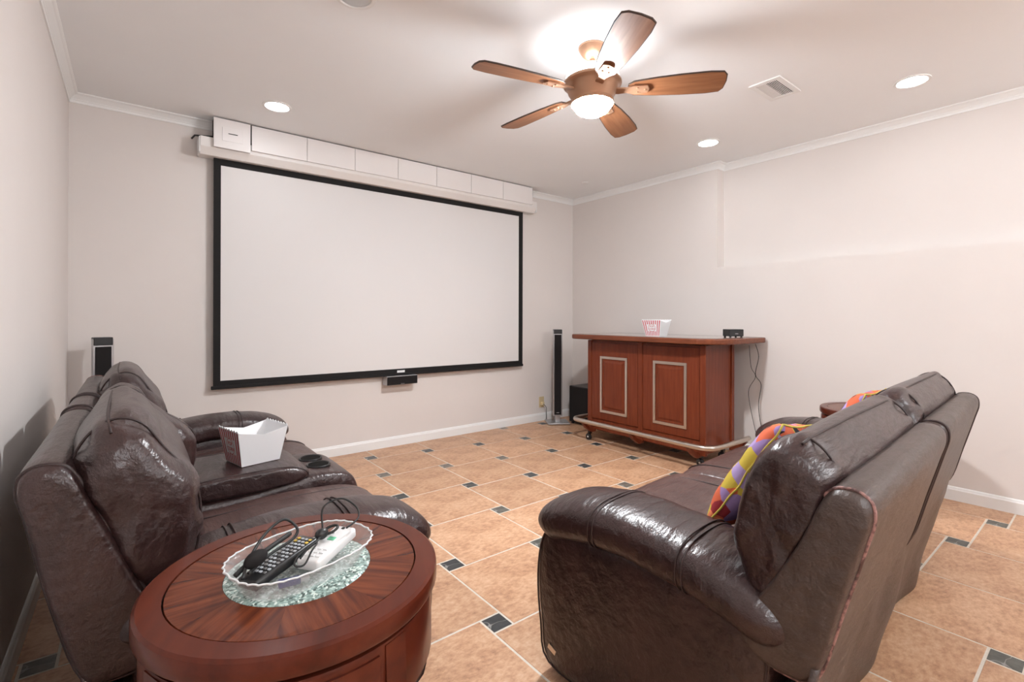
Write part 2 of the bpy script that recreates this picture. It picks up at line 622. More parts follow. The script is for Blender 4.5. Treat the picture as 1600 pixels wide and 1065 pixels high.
for i in range(-14, 16):
    for j in range(-6, 20):
        cx = GX + i * TS - j * TT
        cy = GY - i * TT - j * TS
        floor_piece('slate_tile', cx - TT / 2, cx + TT / 2, cy - TT / 2, cy + TT / 2, 'slate')
        floor_piece('floor_tile', cx + TT / 2, cx + TT / 2 + TS, cy - TT / 2, cy - TT / 2 + TS, 'tile')

struct(box('ceiling', L - 0.15, RX2 + 0.15, NY - 0.15, D + 0.15, H, H + 0.1, 'ceil'))
struct(box('wall_screen', L - 0.15, RX2 + 0.15, D, D + 0.15, -0.1, H, 'wall'))
struct(box('wall_left', L - 0.15, L, NY, D, -0.1, H, 'wall'))
struct(box('wall_behind', L - 0.15, RX2 + 0.15, NY - 0.15, NY, -0.1, H, 'wall'))
bm = bmesh.new()
add_box(bm, RX, RX2 + 0.15, JY, D, -0.1, H)
add_box(bm, RX, RX2 + 0.15, NY, JY, -0.1, LZ)
add_box(bm, RX2, RX2 + 0.15, NY, JY, LZ, H)
struct(obj('wall_right', bm, 'wall'))

CR = 0.044
CPROF = [(0, 0), (CR, 0), (CR, -0.006), (CR * 0.86, -0.010), (CR * 0.72, -0.013), (CR * 0.42, -0.026), (CR * 0.28, -0.033), (CR * 0.26, -0.037), (0.008, -0.040), (0.006, -0.054), (0, -0.054)]
def crown(name, p0, p1, nrm, m0=0.0, m1=0.0):
    """moulding run from p0 to p1; nrm points into the room; m0/m1 lengthen (+) or mitre (-) by the projection"""
    a, b = Vector((*p0, H)), Vector((*p1, H))
    d = (b - a).normalized()
    n = Vector((*nrm, 0))
    bm = bmesh.new()
    A = [bm.verts.new(a + n * u + Vector((0, 0, v)) + d * (-m0 * u)) for u, v in CPROF]
    B = [bm.verts.new(b + n * u + Vector((0, 0, v)) + d * (m1 * u)) for u, v in CPROF]
    bm.faces.new(A)
    bm.faces.new(B[::-1])
    for i in range(len(CPROF)):
        j = (i + 1) % len(CPROF)
        bm.faces.new([A[i], A[j], B[j], B[i]])
    return struct(obj(name, bm, 'trim'))
crown('trim_1', (L, D), (RX, D), (0, -1), -1, -1)
crown('trim_2', (L, NY), (L, D), (1, 0), -1, -1)
crown('trim_3', (RX, JY), (RX, D), (-1, 0), 1, -1)
crown('trim_4', (RX2, JY), (RX, JY), (0, -1), -1, 1)
crown('trim_5', (RX2, NY), (RX2, JY), (-1, 0), -1, -1)
crown('trim_6', (L, NY), (RX2, NY), (0, 1), -1, -1)
BP = [(0, 0), (0.013, 0), (0.013, 0.064), (0.010, 0.070), (0.008, 0.078), (0.004, 0.083), (0, 0.083)]
def base(name, p0, p1, nrm, m0=0, m1=0):
    a, b = Vector((*p0, 0.0)), Vector((*p1, 0.0))
    d = (b - a).normalized()
    n = Vector((*nrm, 0))
    bm = bmesh.new()
    A = [bm.verts.new(a + n * u + Vector((0, 0, v)) - d * m0 * u) for u, v in BP]
    B = [bm.verts.new(b + n * u + Vector((0, 0, v)) + d * m1 * u) for u, v in BP]
    bm.faces.new(A)
    bm.faces.new(B[::-1])
    for i in range(len(BP)):
        j = (i + 1) % len(BP)
        bm.faces.new([A[i], A[j], B[j], B[i]])
    return struct(obj(name, bm, 'trim'))
base('baseboard_screen', (L, D), (RX, D), (0, -1), -1, -1)
base('baseboard_left', (L, NY), (L, D), (1, 0), -1, -1)
base('baseboard_right', (RX, NY), (RX, D), (-1, 0), -1, -1)
base('baseboard_behind', (L, NY), (RX, NY), (0, 1), -1, -1)

# ================================================================== CEILING FITTINGS
def can_light(x, y, lit, label, r=0.067):
    t = thing('recessed_light', label, 'ceiling light', (x, y, H), 0, 'recessed ceiling lights')
    lathe('trim_ring', [(r + 0.018, 0.0), (r + 0.017, -0.004), (r + 0.004, -0.006), (r, -0.003), (r, -0.0005)], 'trim', t, 40)
    lathe('lens', [(0, -0.0025), (r * 0.7, -0.0025), (r - 0.001, -0.0015), (r - 0.001, -0.0003)], 'can' if lit else 'frost', t, 32)
    return t
can_light(0.722, 3.326, True, 'lit round recessed light near the projector screen')
can_light(3.444, 1.966, True, 'lit round recessed light near the jog in the right wall')
can_light(3.444, 0.744, True, 'lit round recessed light above the sofa back by the right wall')
can_light(0.727, 1.985, False, 'unlit round recessed light above the loveseat')
can_light(0.727, 0.744, True, 'unseen recessed fill light added above the round table')  # out of view, added to the fill light
can_light(0.727, -0.6, True, 'unseen recessed fill light added by the left wall behind the seats')  # behind the camera, added for fill
can_light(3.444, -0.6, True, 'unseen recessed fill light added by the right wall behind the sofa')  # also an added fill lamp behind the camera
for gx, lb in ((0.85, 'unseen globe fill lamp added on the ceiling in the rear left part of the room'), (3.0, 'unseen globe fill lamp added on the ceiling in the rear right part of the room')):  # two made-up lamps, out of view, to fill from the camera side
    dm = thing('fill_globe_light', lb, 'ceiling light', (gx, -1.45, H), 0, 'added globe fill lamps')
    lathe('canopy', [(0.0, 0.0), (0.065, 0.0), (0.066, -0.010), (0.05, -0.024), (0.0, -0.026)], 'bronze', dm, 36)
    lathe('stem', [(0.012, -0.02), (0.012, -0.09), (0.045, -0.095), (0.05, -0.11), (0.0, -0.11)], 'bronze', dm, 24)
    lathe('globe', [(0.155 * math.sin(PI * k / 20), -0.245 + 0.155 * math.cos(PI * k / 20)) for k in range(2, 21)], 'dome', dm, 40)
det = thing('ceiling_sensor', 'small round white sensor disc on the ceiling by the far corner', 'sensor', (3.50, 3.29, H))
lathe('body', [(0.0, -0.012), (0.022, -0.011), (0.032, -0.006), (0.038, 0.0)], 'trim', det, 28)

vt = thing('ceiling_vent', 'white rectangular air vent with slats on the ceiling', 'vent', (2.932, 1.26, H))
bm = bmesh.new()
for a in ((-0.142, 0.142, -0.085, -0.058), (-0.142, 0.142, 0.058, 0.085), (-0.142, -0.112, -0.058, 0.058), (0.112, 0.142, -0.058, 0.058)):
    add_box(bm, a[0], a[1], a[2], a[3], -0.007, 0.0)
obj('frame', bm, 'trim', vt)
box('backing', -0.112, 0.112, -0.058, 0.058, -0.0012, -0.0002, 'dark', vt)
for k in range(13):
    yy = -0.054 + k * 0.009
    box('slat', -0.112, 0.112, yy - 0.0032, yy + 0.0032, -0.0008, 0.0008, 'trim', vt, mtx=Matrix.Translation((0, 0, -0.0045)) @ Matrix.Translation((0, yy, 0)) @ Matrix.Rotation(R(28 if k < 7 else -20), 4, 'X') @ Matrix.Translation((0, -yy, 0)))

# ceiling fan
FX, FY = 1.785, 1.63
fan = thing('ceiling_fan', 'five-blade wooden ceiling fan with a lit glass bowl', 'ceiling fan', (FX, FY, H))
lathe('canopy', [(0.0, 0.0), (0.068, 0.0), (0.070, -0.008), (0.064, -0.020), (0.050, -0.040), (0.032, -0.056), (0.018, -0.060), (0.0, -0.060)], 'bronze', fan, 36)
lathe('downrod', [(0.0, -0.05), (0.013, -0.05), (0.013, -0.10), (0.024, -0.104), (0.026, -0.118), (0.0, -0.118)], 'bronze', fan, 20)
lathe('upper_bowl', [(0.024, -0.098), (0.07, -0.103), (0.108, -0.122), (0.130, -0.150), (0.134, -0.172), (0.128, -0.178), (0.0, -0.178)], 'upbowl', fan, 40)
lathe('motor_housing', [(0.0, -0.170), (0.138, -0.170), (0.143, -0.178), (0.143, -0.186), (0.132, -0.194), (0.126, -0.200), (0.118, -0.225), (0.100, -0.252), (0.096, -0.262), (0.100, -0.268), (0.0, -0.268)], 'bronze', fan, 44)
lathe('light_block_collar', [(0.098, -0.262), (0.104, -0.264), (0.105, -0.282), (0.1015, -0.283), (0.1005, -0.268)], 'bronze', fan, 44)  # added to block the bowl's upward light and calm the ceiling halo
lathe('light_bowl', [(0.094, -0.262), (0.098, -0.274), (0.092, -0.294), (0.078, -0.314), (0.050, -0.330), (0.020, -0.337), (0.0, -0.338)], 'globe', fan, 40)
def blade_bm():
    pts = [(0.175, -0.030), (0.20, -0.046), (0.30, -0.060), (0.42, -0.069), (0.54, -0.072), (0.598, -0.066), (0.612, -0.045), (0.617, 0.0), (0.612, 0.045), (0.598, 0.066), (0.54, 0.072), (0.42, 0.069), (0.30, 0.060), (0.20, 0.046), (0.175, 0.030)]
    bm = bmesh.new()
    add_prism(bm, pts, -0.004, 0.004, 'Z')
    return bm
blade_me = None
for k in range(5):
    a = R(23 + 72 * k)
    base_m = Matrix.Rotation(a, 4, 'Z') @ Matrix.Translation((0, 0, -0.215))
    tilt = Matrix.Rotation(R(-12), 4, 'X') @ Matrix.Rotation(R(0.5), 4, 'Y')
    if blade_me is None:
        b = obj('blade', blade_bm(), 'fanwood', fan)
        blade_me = b.data
        bm = bmesh.new()
        pts = [(0.598, -0.067), (0.6135, -0.046), (0.6185, 0.0), (0.6135, 0.046), (0.598, 0.067)]
        full = [(0.175, -0.031), (0.20, -0.047), (0.30, -0.061), (0.42, -0.070), (0.54, -0.073)] + pts + [(0.54, 0.073), (0.42, 0.070), (0.30, 0.061), (0.20, 0.047), (0.175, 0.031)]
        add_tube(bm, [(x, y, 0) for x, y in full], 0.0042, 6, closed=True)
        e0 = obj('edge_band', bm, 'fanedge', b, True)
        edge_me = e0.data
        bm = bmesh.new()
        poly = [(0.088, -0.014), (0.125, -0.020), (0.165, -0.016), (0.20, -0.030), (0.262, -0.026), (0.272, 0.0), (0.262, 0.026), (0.20, 0.030), (0.165, 0.016), (0.125, 0.020), (0.088, 0.014)]
        add_prism(bm, poly, -0.013, -0.005, 'Z')
        for sx, sy in ((0.215, -0.015), (0.215, 0.015), (0.252, 0.0)):
            add_lathe(bm, [(0.0, -0.018), (0.005, -0.017), (0.006, -0.013)], 10, cx=sx, cy=sy)
        i0 = obj('blade_iron', bm, 'bronze', b)
        iron_me = i0.data
    else:
        b = bpy.data.objects.new('blade', blade_me)
        C.objects.link(b)
        b.parent = fan
        for nm, me in (('edge_band', edge_me), ('blade_iron', iron_me)):
            q = bpy.data.objects.new(nm, me)
            C.objects.link(q)
            q.parent = b
    b.matrix_local = base_m @ tilt

# ================================================================== PROJECTION SCREEN
ps = thing('projection_screen', 'pull-down projector screen with a black border on the wall', 'screen', (1.80, D, 0))
def sx(x):
    return x - 1.80
prism('housing', [(-0.005, 2.30), (-0.137, 2.30), (-0.137, 2.235), (-0.10, 2.188), (-0.005, 2.188)], sx(0.352), sx(3.284), 'housing', ps, 'X', 0.004)
for x in (0.350, 3.286):
    box('end_cap', sx(x) - 0.004, sx(x) + 0.004, -0.132, -0.008, 2.194, 2.296, 'white_plastic', ps, 0.002)
box('fabric', sx(0.44), sx(3.157), -0.0605, -0.0595, 0.63, 2.20, 'screen', ps)
BW = 0.043
for nm, a in (('border', (0.437, 3.160, 2.143, 2.20)), ('border', (0.437, 3.160, 0.628, 0.668)), ('border', (0.437, 0.437 + BW, 0.668, 2.143)), ('border', (3.160 - 0.052, 3.160, 0.668, 2.143))):
    box(nm, sx(a[0]), sx(a[1]), -0.0618, -0.0588, a[2], a[3], 'border', ps)
box('bottom_bar', sx(0.425), sx(3.166), -0.068, -0.052, 0.610, 0.634, 'border', ps, 0.004)
box('pull_tab', sx(1.775), sx(1.845), -0.0695, -0.0675, 0.636, 0.655, 'white_plastic', ps, 0.0005)
box('badge', sx(3.185), sx(3.225), -0.1385, -0.1372, 2.262, 2.274, 'black', ps)

va = thing('ceiling_valance', 'row of white panels boxed in under the ceiling above the screen', 'valance', (1.80, D, 0))
edges = [0.424, 0.651, 1.019, 1.379, 1.741, 2.105, 2.468, 2.838, 3.214]
for k in range(8):
    x0, x1 = edges[k] + 0.0015, edges[k + 1] - 0.0015
    if k == 0:
        pn = box('panel', sx(x0), sx(x1) - 0.006, -0.162, -0.150, 2.236, 2.431, 'panel', va, 0.0012)
        box('plate', sx(0.475), sx(0.60), -0.1645, -0.162, 2.285, 2.375, 'panel', pn, 0.001)
        box('latch', sx(0.51), sx(0.565), -0.167, -0.1645, 2.335, 2.339, 'dark', pn)
    else:
        box('panel', sx(x0), sx(x1), -0.152, -0.140, 2.258, 2.431, 'panel', va, 0.0012)
box('backing_board', sx(0.43), sx(3.21), -0.140, -0.060, 2.305, 2.436, 'dark', va)
tube('cable', [(sx(0.315), -0.03, 2.30), (sx(0.33), -0.06, 2.315), (sx(0.37), -0.10, 2.308), (sx(0.44), -0.12, 2.312)], 0.006, 'black', va)

cs = thing('center_speaker', 'slim black centre speaker mounted on the wall under the screen', 'speaker', (1.807, D, 0.575))
box('cabinet', -0.141, 0.141, -0.105, -0.02, -0.038, 0.038, 'silver', cs, 0.004)
box('grille', -0.138, 0.138, -0.109, -0.104, -0.035, 0.034, 'blackmat', cs, 0.002)
box('badge', -0.017, 0.017, -0.1102, -0.1088, -0.031, -0.027, 'silver', cs)
box('bracket', -0.03, 0.03, -0.021, 0.0, -0.025, 0.025, 'silver', cs)

# tower speakers
def tower(loc, rz, label):
    t = thing('tower_speaker', label, 'speaker', loc, rz, 'tower speakers')
    bs = box('base', -0.115, 0.115, -0.115, 0.115, 0.004, 0.018, 'silver', t, 0.004)
    for a, b in ((-0.09, -0.09), (0.09, -0.09), (-0.09, 0.09), (0.09, 0.09)):
        lathe('foot', [(0, 0.0), (0.009, 0.0), (0.009, 0.005)], 'rubber', bs, 12, cx=a, cy=b)
    box('stem', -0.026, 0.026, -0.030, 0.018, 0.018, 0.085, 'silver', t, 0.002)
    prism('cabinet', [(-0.048, -0.034), (0.048, -0.034), (0.048, 0.0), (0.030, 0.040), (-0.030, 0.040), (-0.048, 0.0)], 0.080, 0.975, 'silver', t, 'Z', 0.003)
    box('grille', -0.037, 0.037, -0.0385, -0.0335, 0.092, 0.930, 'blackmat', t, 0.002)
    box('top_cap', -0.044, 0.044, -0.040, 0.030, 0.938, 0.985, 'black', t, 0.004)
    box('badge', -0.014, 0.014, -0.0398, -0.0383, 0.112, 0.117, 'silver', t)
    return t
tower((3.528, 3.705, 0), R(-33), 'slim silver and black tower speaker on a square base beside the subwoofer')
tower((-0.135, 3.72, 0), R(12), 'slim silver and black tower speaker in the corner behind the loveseat')
sw = thing('subwoofer', 'black cube subwoofer on the floor behind the home bar', 'subwoofer', (3.775, 3.46, 0))
box('cabinet', -0.145, 0.145, -0.17, 0.17, 0.02, 0.395, 'black', sw, 0.008)
box('grille', -0.152, -0.144, -0.16, 0.16, 0.03, 0.385, 'blackmat', sw, 0.003)
for a, b in ((-0.12, -0.14), (0.12, -0.14), (-0.12, 0.14), (0.12, 0.14)):
    lathe('foot', [(0, 0), (0.016, 0), (0.014, 0.022), (0, 0.022)], 'rubber', sw, 14, cx=a, cy=b)
ou = thing('wall_outlet', 'beige outlet plate with a plug low on the screen wall', 'outlet', (3.475, D, 0.20))
box('plate', -0.035, 0.035, -0.006, 0.0, -0.057, 0.057, 'beige', ou, 0.002)
pg = box('plug', -0.018, 0.018, -0.036, -0.006, -0.035, 0.002, 'beige', ou, 0.004)
tube('cord', catmull([(0, -0.034, -0.018), (0.015, -0.06, -0.05), (0.03, -0.05, -0.12), (0.045, -0.035, -0.192)], 6), 0.003, 'rubber', pg, 6)

# ================================================================== HOME BAR
BZ = 0.915                                  # underside of the top
bar = thing('home_bar', 'cherry wood home bar with framed panels and a metal foot rail', 'bar', (3.30, 2.48, 0))
Y0, Y1 = -0.58, 0.58                         # near end, far end
bd = box('body', 0.012, 0.42, Y0 + 0.012, Y1 - 0.012, 0.10, BZ - 0.012, 'cherry', bar)
for a, b in ((Y0, Y0 + 0.045), (-0.022, 0.022), (Y1 - 0.045, Y1)):
    box('stile', 0.0, 0.03, a, b, 0.09, BZ - 0.01, 'cherry', bar, 0.003)
box('corner_post', 0.385, 0.425, Y0, Y0 + 0.04, 0.09, BZ - 0.01, 'cherry', bar, 0.003)
box('top_gap', 0.03, 0.40, Y0 + 0.02, Y1 - 0.02, BZ - 0.014, BZ, 'dark', bar)
for a, b in ((Y0 + 0.048, -0.026), (0.026, Y1 - 0.048)):
    dr = box('front_panel', 0.003, 0.014, a, b, 0.20, BZ - 0.03, 'cherry', bar, 0.002)
    c = (a + b) / 2
    z0, z1 = 0.265, 0.765
    hw = 0.150
    for q in ((c - hw, c + hw, z1 - 0.022, z1), (c - hw, c + hw, z0, z0 + 0.022), (c - hw, c - hw + 0.022, z0 + 0.022, z1 - 0.022), (c + hw - 0.022, c + hw, z0 + 0.022, z1 - 0.022)):
        box('metal_frame', -0.006, 0.004, q[0], q[1], q[2], q[3], 'nickel', dr, 0.0015)
    bm = bmesh.new()
    i0, i1 = hw - 0.040, hw - 0.056
    for (p, zz) in (((i0), (z0 + 0.040, z1 - 0.040)),):
        A = [bm.verts.new((0.003, c + s1 * i0, z)) for s1, z in ((-1, z0 + 0.040), (1, z0 + 0.040), (1, z1 - 0.040), (-1, z1 - 0.040))]
        B = [bm.verts.new((-0.004, c + s1 * i1, z)) for s1, z in ((-1, z0 + 0.056), (1, z0 + 0.056), (1, z1 - 0.056), (-1, z1 - 0.056))]
        bm.faces.new(B)
        for k in range(4):
            bm.faces.new([A[k], A[(k + 1) % 4], B[(k + 1) % 4], B[k]])
    obj('raised_field', bm, 'cherry', dr)
prism('kick_panel', [(0.012, 0.205), (0.012, 0.195), (0.075, 0.075), (0.095, 0.075), (0.10, 0.205)], Y0 + 0.05, Y1 - 0.05, 'cherry', bar, 'Y')
# rounded top: long straight front, big rounded corners, back edge on the wall
def round_poly(pts_r, n=8):
    out = []
    k = len(pts_r)
    for i, (x, y, r) in enumerate(pts_r):
        p = Vector((x, y))
        a = (Vector(pts_r[i - 1][:2]) - p).normalized()
        b = (Vector(pts_r[(i + 1) % k][:2]) - p).normalized()
        if r <= 0:
            out.append(tuple(p))
            continue
        s0, s1 = p + a * r, p + b * r
        for q in range(n + 1):
            u = q / n
            v = (1 - u) ** 2 * s0 + 2 * u * (1 - u) * p + u * u * s1
            out.append((v.x, v.y))
    return out
TOPP = [(-0.125, -0.74, 0.30), (0.63, -0.74, 0.05), (0.63, 0.72, 0.03), (-0.125, 0.72, 0.12)]
tp = prism('bar_top', round_poly(TOPP), BZ, BZ + 0.042, 'cherry_h', bar, 'Z', 0.010, 3)
inset = [(-0.055, -0.64, 0.24), (0.54, -0.64, 0.03), (0.54, 0.64, 0.03), (-0.055, 0.64, 0.09)]
prism('glass_inset', round_poly(inset), BZ + 0.040, BZ + 0.0432, 'smoke_glass', tp, 'Z')
# foot rail
RZ_ = 0.185
rail = catmull([(0.40, Y1 + 0.085, RZ_), (0.20, Y1 + 0.085, RZ_), (-0.02, Y1 + 0.085, RZ_), (-0.10, Y1 + 0.06, RZ_), (-0.125, Y1 - 0.02, RZ_), (-0.125, 0.3, RZ_), (-0.125, 0.0, RZ_), (-0.125, -0.3, RZ_), (-0.125, Y0 + 0.02, RZ_), (-0.10, Y0 - 0.07, RZ_), (-0.02, Y0 - 0.11, RZ_), (0.20, Y0 - 0.115, RZ_), (0.42, Y0 - 0.115, RZ_)], 6)
fr = tube('foot_rail', rail, 0.019, 'nickel', bar, 14)
for yy in (Y1 - 0.06, 0.0, Y0 + 0.06):
    prism('rail_bracket', [(-0.135, 0.165), (-0.105, 0.165), (-0.06, 0.13), (0.03, 0.10), (0.03, 0.075), (-0.03, 0.075), (-0.09, 0.115)], yy - 0.018, yy + 0.018, 'cherry', bar, 'Y', 0.003)
prism('rail_bracket', [(Y0 - 0.125, 0.165), (Y0 - 0.095, 0.165), (Y0 + 0.01, 0.11), (Y0 + 0.01, 0.075), (Y0 - 0.08, 0.11)], 0.36, 0.396, 'cherry', bar, 'X', 0.003)
prism('rail_bracket', [(Y1 + 0.095, 0.165), (Y1 + 0.065, 0.165), (Y1 - 0.01, 0.11), (Y1 - 0.01, 0.075), (Y1 + 0.06, 0.11)], 0.30, 0.336, 'cherry', bar, 'X', 0.003)
for (a, b) in ((-0.02, Y1 - 0.045), (0.36, Y1 - 0.05), (0.05, Y0 + 0.06), (0.36, Y0 + 0.06)):
    cw = box('caster', a - 0.016, a + 0.016, b - 0.012, b + 0.012, 0.055, 0.10, 'black', bar, 0.003)
    bm = bmesh.new()
    add_lathe(bm, [(0, -0.012), (0.024, -0.012), (0.030, -0.007), (0.030, 0.007), (0.024, 0.012), (0, 0.012)], 22)
    bmesh.ops.transform(bm, matrix=Matrix.Translation((a - 0.014, b, 0.030)) @ Matrix.Rotation(R(90), 4, 'Y'), verts=bm.verts)
    wh = obj('wheel', bm, 'black', cw, True)
    bm = bmesh.new()
    add_lathe(bm, [(0, -0.0145), (0.007, -0.0145), (0.008, -0.011)], 14)
    bmesh.ops.transform(bm, matrix=Matrix.Translation((a - 0.014, b, 0.030)) @ Matrix.Rotation(R(90), 4, 'Y'), verts=bm.verts)
    obj('hub', bm, 'white_plastic', cw, True)

BT = BZ + 0.0434
dv = thing('black_receiver', 'small black box device on the end of the home bar', 'device', (3.70, 1.90, BT), R(-38 + 6))
box('case', -0.058, 0.058, -0.05, 0.05, 0.008, 0.062, 'black', dv, 0.004)
for a, b in ((-0.045, -0.038), (0.045, -0.038), (-0.045, 0.038), (0.045, 0.038)):
    lathe('foot', [(0, 0), (0.008, 0), (0.008, 0.009), (0, 0.009)], 'rubber', dv, 12, cx=a, cy=b)
box('badge', -0.012, 0.012, -0.0512, -0.0496, 0.026, 0.030, 'silver', dv)
cd = thing('hanging_cords', 'thin dark cords hanging down the wall beside the home bar', 'cord', (3.90, 1.82, 0))
tube('cord', catmull([(0.0, 0.0, 0.90), (0.01, -0.02, 0.80), (0.0, 0.0, 0.66), (0.02, -0.035, 0.58), (0.01, -0.02, 0.42), (0.02, -0.04, 0.24), (0.02, -0.10, 0.10), (0.0, -0.17, 0.004)], 6), 0.0028, 'rubber', cd, 6)
tube('cord', catmull([(-0.02, 0.04, 0.89), (-0.01, 0.03, 0.72), (0.0, 0.0, 0.64), (-0.02, 0.045, 0.52), (0.0, 0.02, 0.30), (0.0, -0.02, 0.14), (0.0, -0.05, 0.004)], 6), 0.0022, 'rubber', cd, 6)

# ------------------------------------------------------------------ popcorn boxes
def text_mesh(body, size):
    cu = bpy.data.curves.new('print', 'FONT')
    cu.body = body
    cu.size = size
    cu.align_x = 'CENTER'
    cu.align_y = 'CENTER'
    cu.extrude = 0.0002
    o = bpy.data.objects.new('print_tmp', cu)
    C.objects.link(o)
    dg = bpy.context.evaluated_depsgraph_get()
    me = bpy.data.meshes.new_from_object(o.evaluated_get(dg))
    bpy.data.objects.remove(o)
    me.materials.clear()
    return me
txt_pop = text_mesh('POP', 0.021)
txt_corn = text_mesh('CORN', 0.021)
def popcorn_box(loc, rz, label, b0=0.062, b1=0.088, h=0.13):
    t = thing('popcorn_box', label, 'popcorn box', loc, rz, 'popcorn boxes')
    bm = bmesh.new()
    n = 8
    th = 0.0022
    def side(k, inner):
        """top edge points of one side, from corner to corner, scalloped"""
        o_, i_ = (b1 - (th if inner else 0)), (b0 - (th if inner else 0))
        pts = []
        for q in range(n * 4):
            u = -1 + 2 * q / (n * 4)
            dz = 0.007 * abs(math.sin(n * PI * q / (n * 4))) if k % 2 == 0 else -0.020 * (1 - abs(u)) ** 0.8
            z = h + dz
            rr = i_ + (o_ - i_) * z / h
            x, y = {0: (u, -1), 1: (1, u), 2: (-u, 1), 3: (-1, -u)}[k]
            pts.append(((x * rr, y * rr, z), (x * (i_ + (th * 0)), y * i_, th if inner else 0.0)))
        return pts
    O = [p for k in range(4) for p in side(k, False)]
    I = [p for k in range(4) for p in side(k, True)]
    ot, ob = [bm.verts.new(p[0]) for p in O], [bm.verts.new(p[1]) for p in O]
    it, ib = [bm.verts.new(p[0]) for p in I], [bm.verts.new(p[1]) for p in I]
    K = len(O)
    for i in range(K):
        j = (i + 1) % K
        bm.faces.new([ob[i], ob[j], ot[j], ot[i]])
        bm.faces.new([ib[j], ib[i], it[i], it[j]])
        bm.faces.new([ot[i], ot[j], it[j], it[i]])
    bm.faces.new(ob[::-1])
    bm.faces.new(ib)
    obj('carton', bm, 'box', t)
    sl = math.atan2(b1 - b0, h)
    for s in (-1, 1):                         # printed front and back
        bm = bmesh.new()
        for k in range(9):
            uc = -0.88 + k * 0.22
            w_ = 0.05
            segs = [(0.02, 0.985)] if abs(uc) > 0.5 else [(0.02, 0.30), (0.74, 0.985)]
            for z0, z1 in segs:
                q = []
                for uu, zz in ((uc - w_, z0), (uc + w_, z0), (uc + w_, z1), (uc - w_, z1)):
                    rr = b0 + (b1 - b0) * zz
                    q.append(bm.verts.new((uu * rr * -s, s * (rr + 0.0006), zz * h)))
                bm.faces.new(q)
        obj('stripe_print', bm, 'red', t)
        rm = b0 + (b1 - b0) * 0.52
        base_m = Matrix.Translation((0, s * (rm + 0.0008), 0.52 * h)) @ Matrix.Rotation(0 if s < 0 else PI, 4, 'Z') @ Matrix.Rotation(R(90) + sl, 4, 'X')
        bm = bmesh.new()
        rg = [[bm.verts.new((r * math.cos(2 * PI * k / 28), r * math.sin(2 * PI * k / 28), 0)) for k in range(28)] for r in (0.030, 0.0325)]
        for k in range(28):
            bm.faces.new([rg[0][k], rg[0][(k + 1) % 28], rg[1][(k + 1) % 28], rg[1][k]])
        o = obj('emblem_ring', bm, 'red', t)
        o.matrix_local = base_m
        for me, dy in ((txt_pop, 0.011), (txt_corn, -0.011)):
            o = link('lettering', me.copy(), 'red', t)
            o.matrix_local = base_m @ Matrix.Translation((0, dy, 0))
    return t
popcorn_box((3.44, 2.42, BT), R(-84), 'red-striped white popcorn box standing on the home bar')

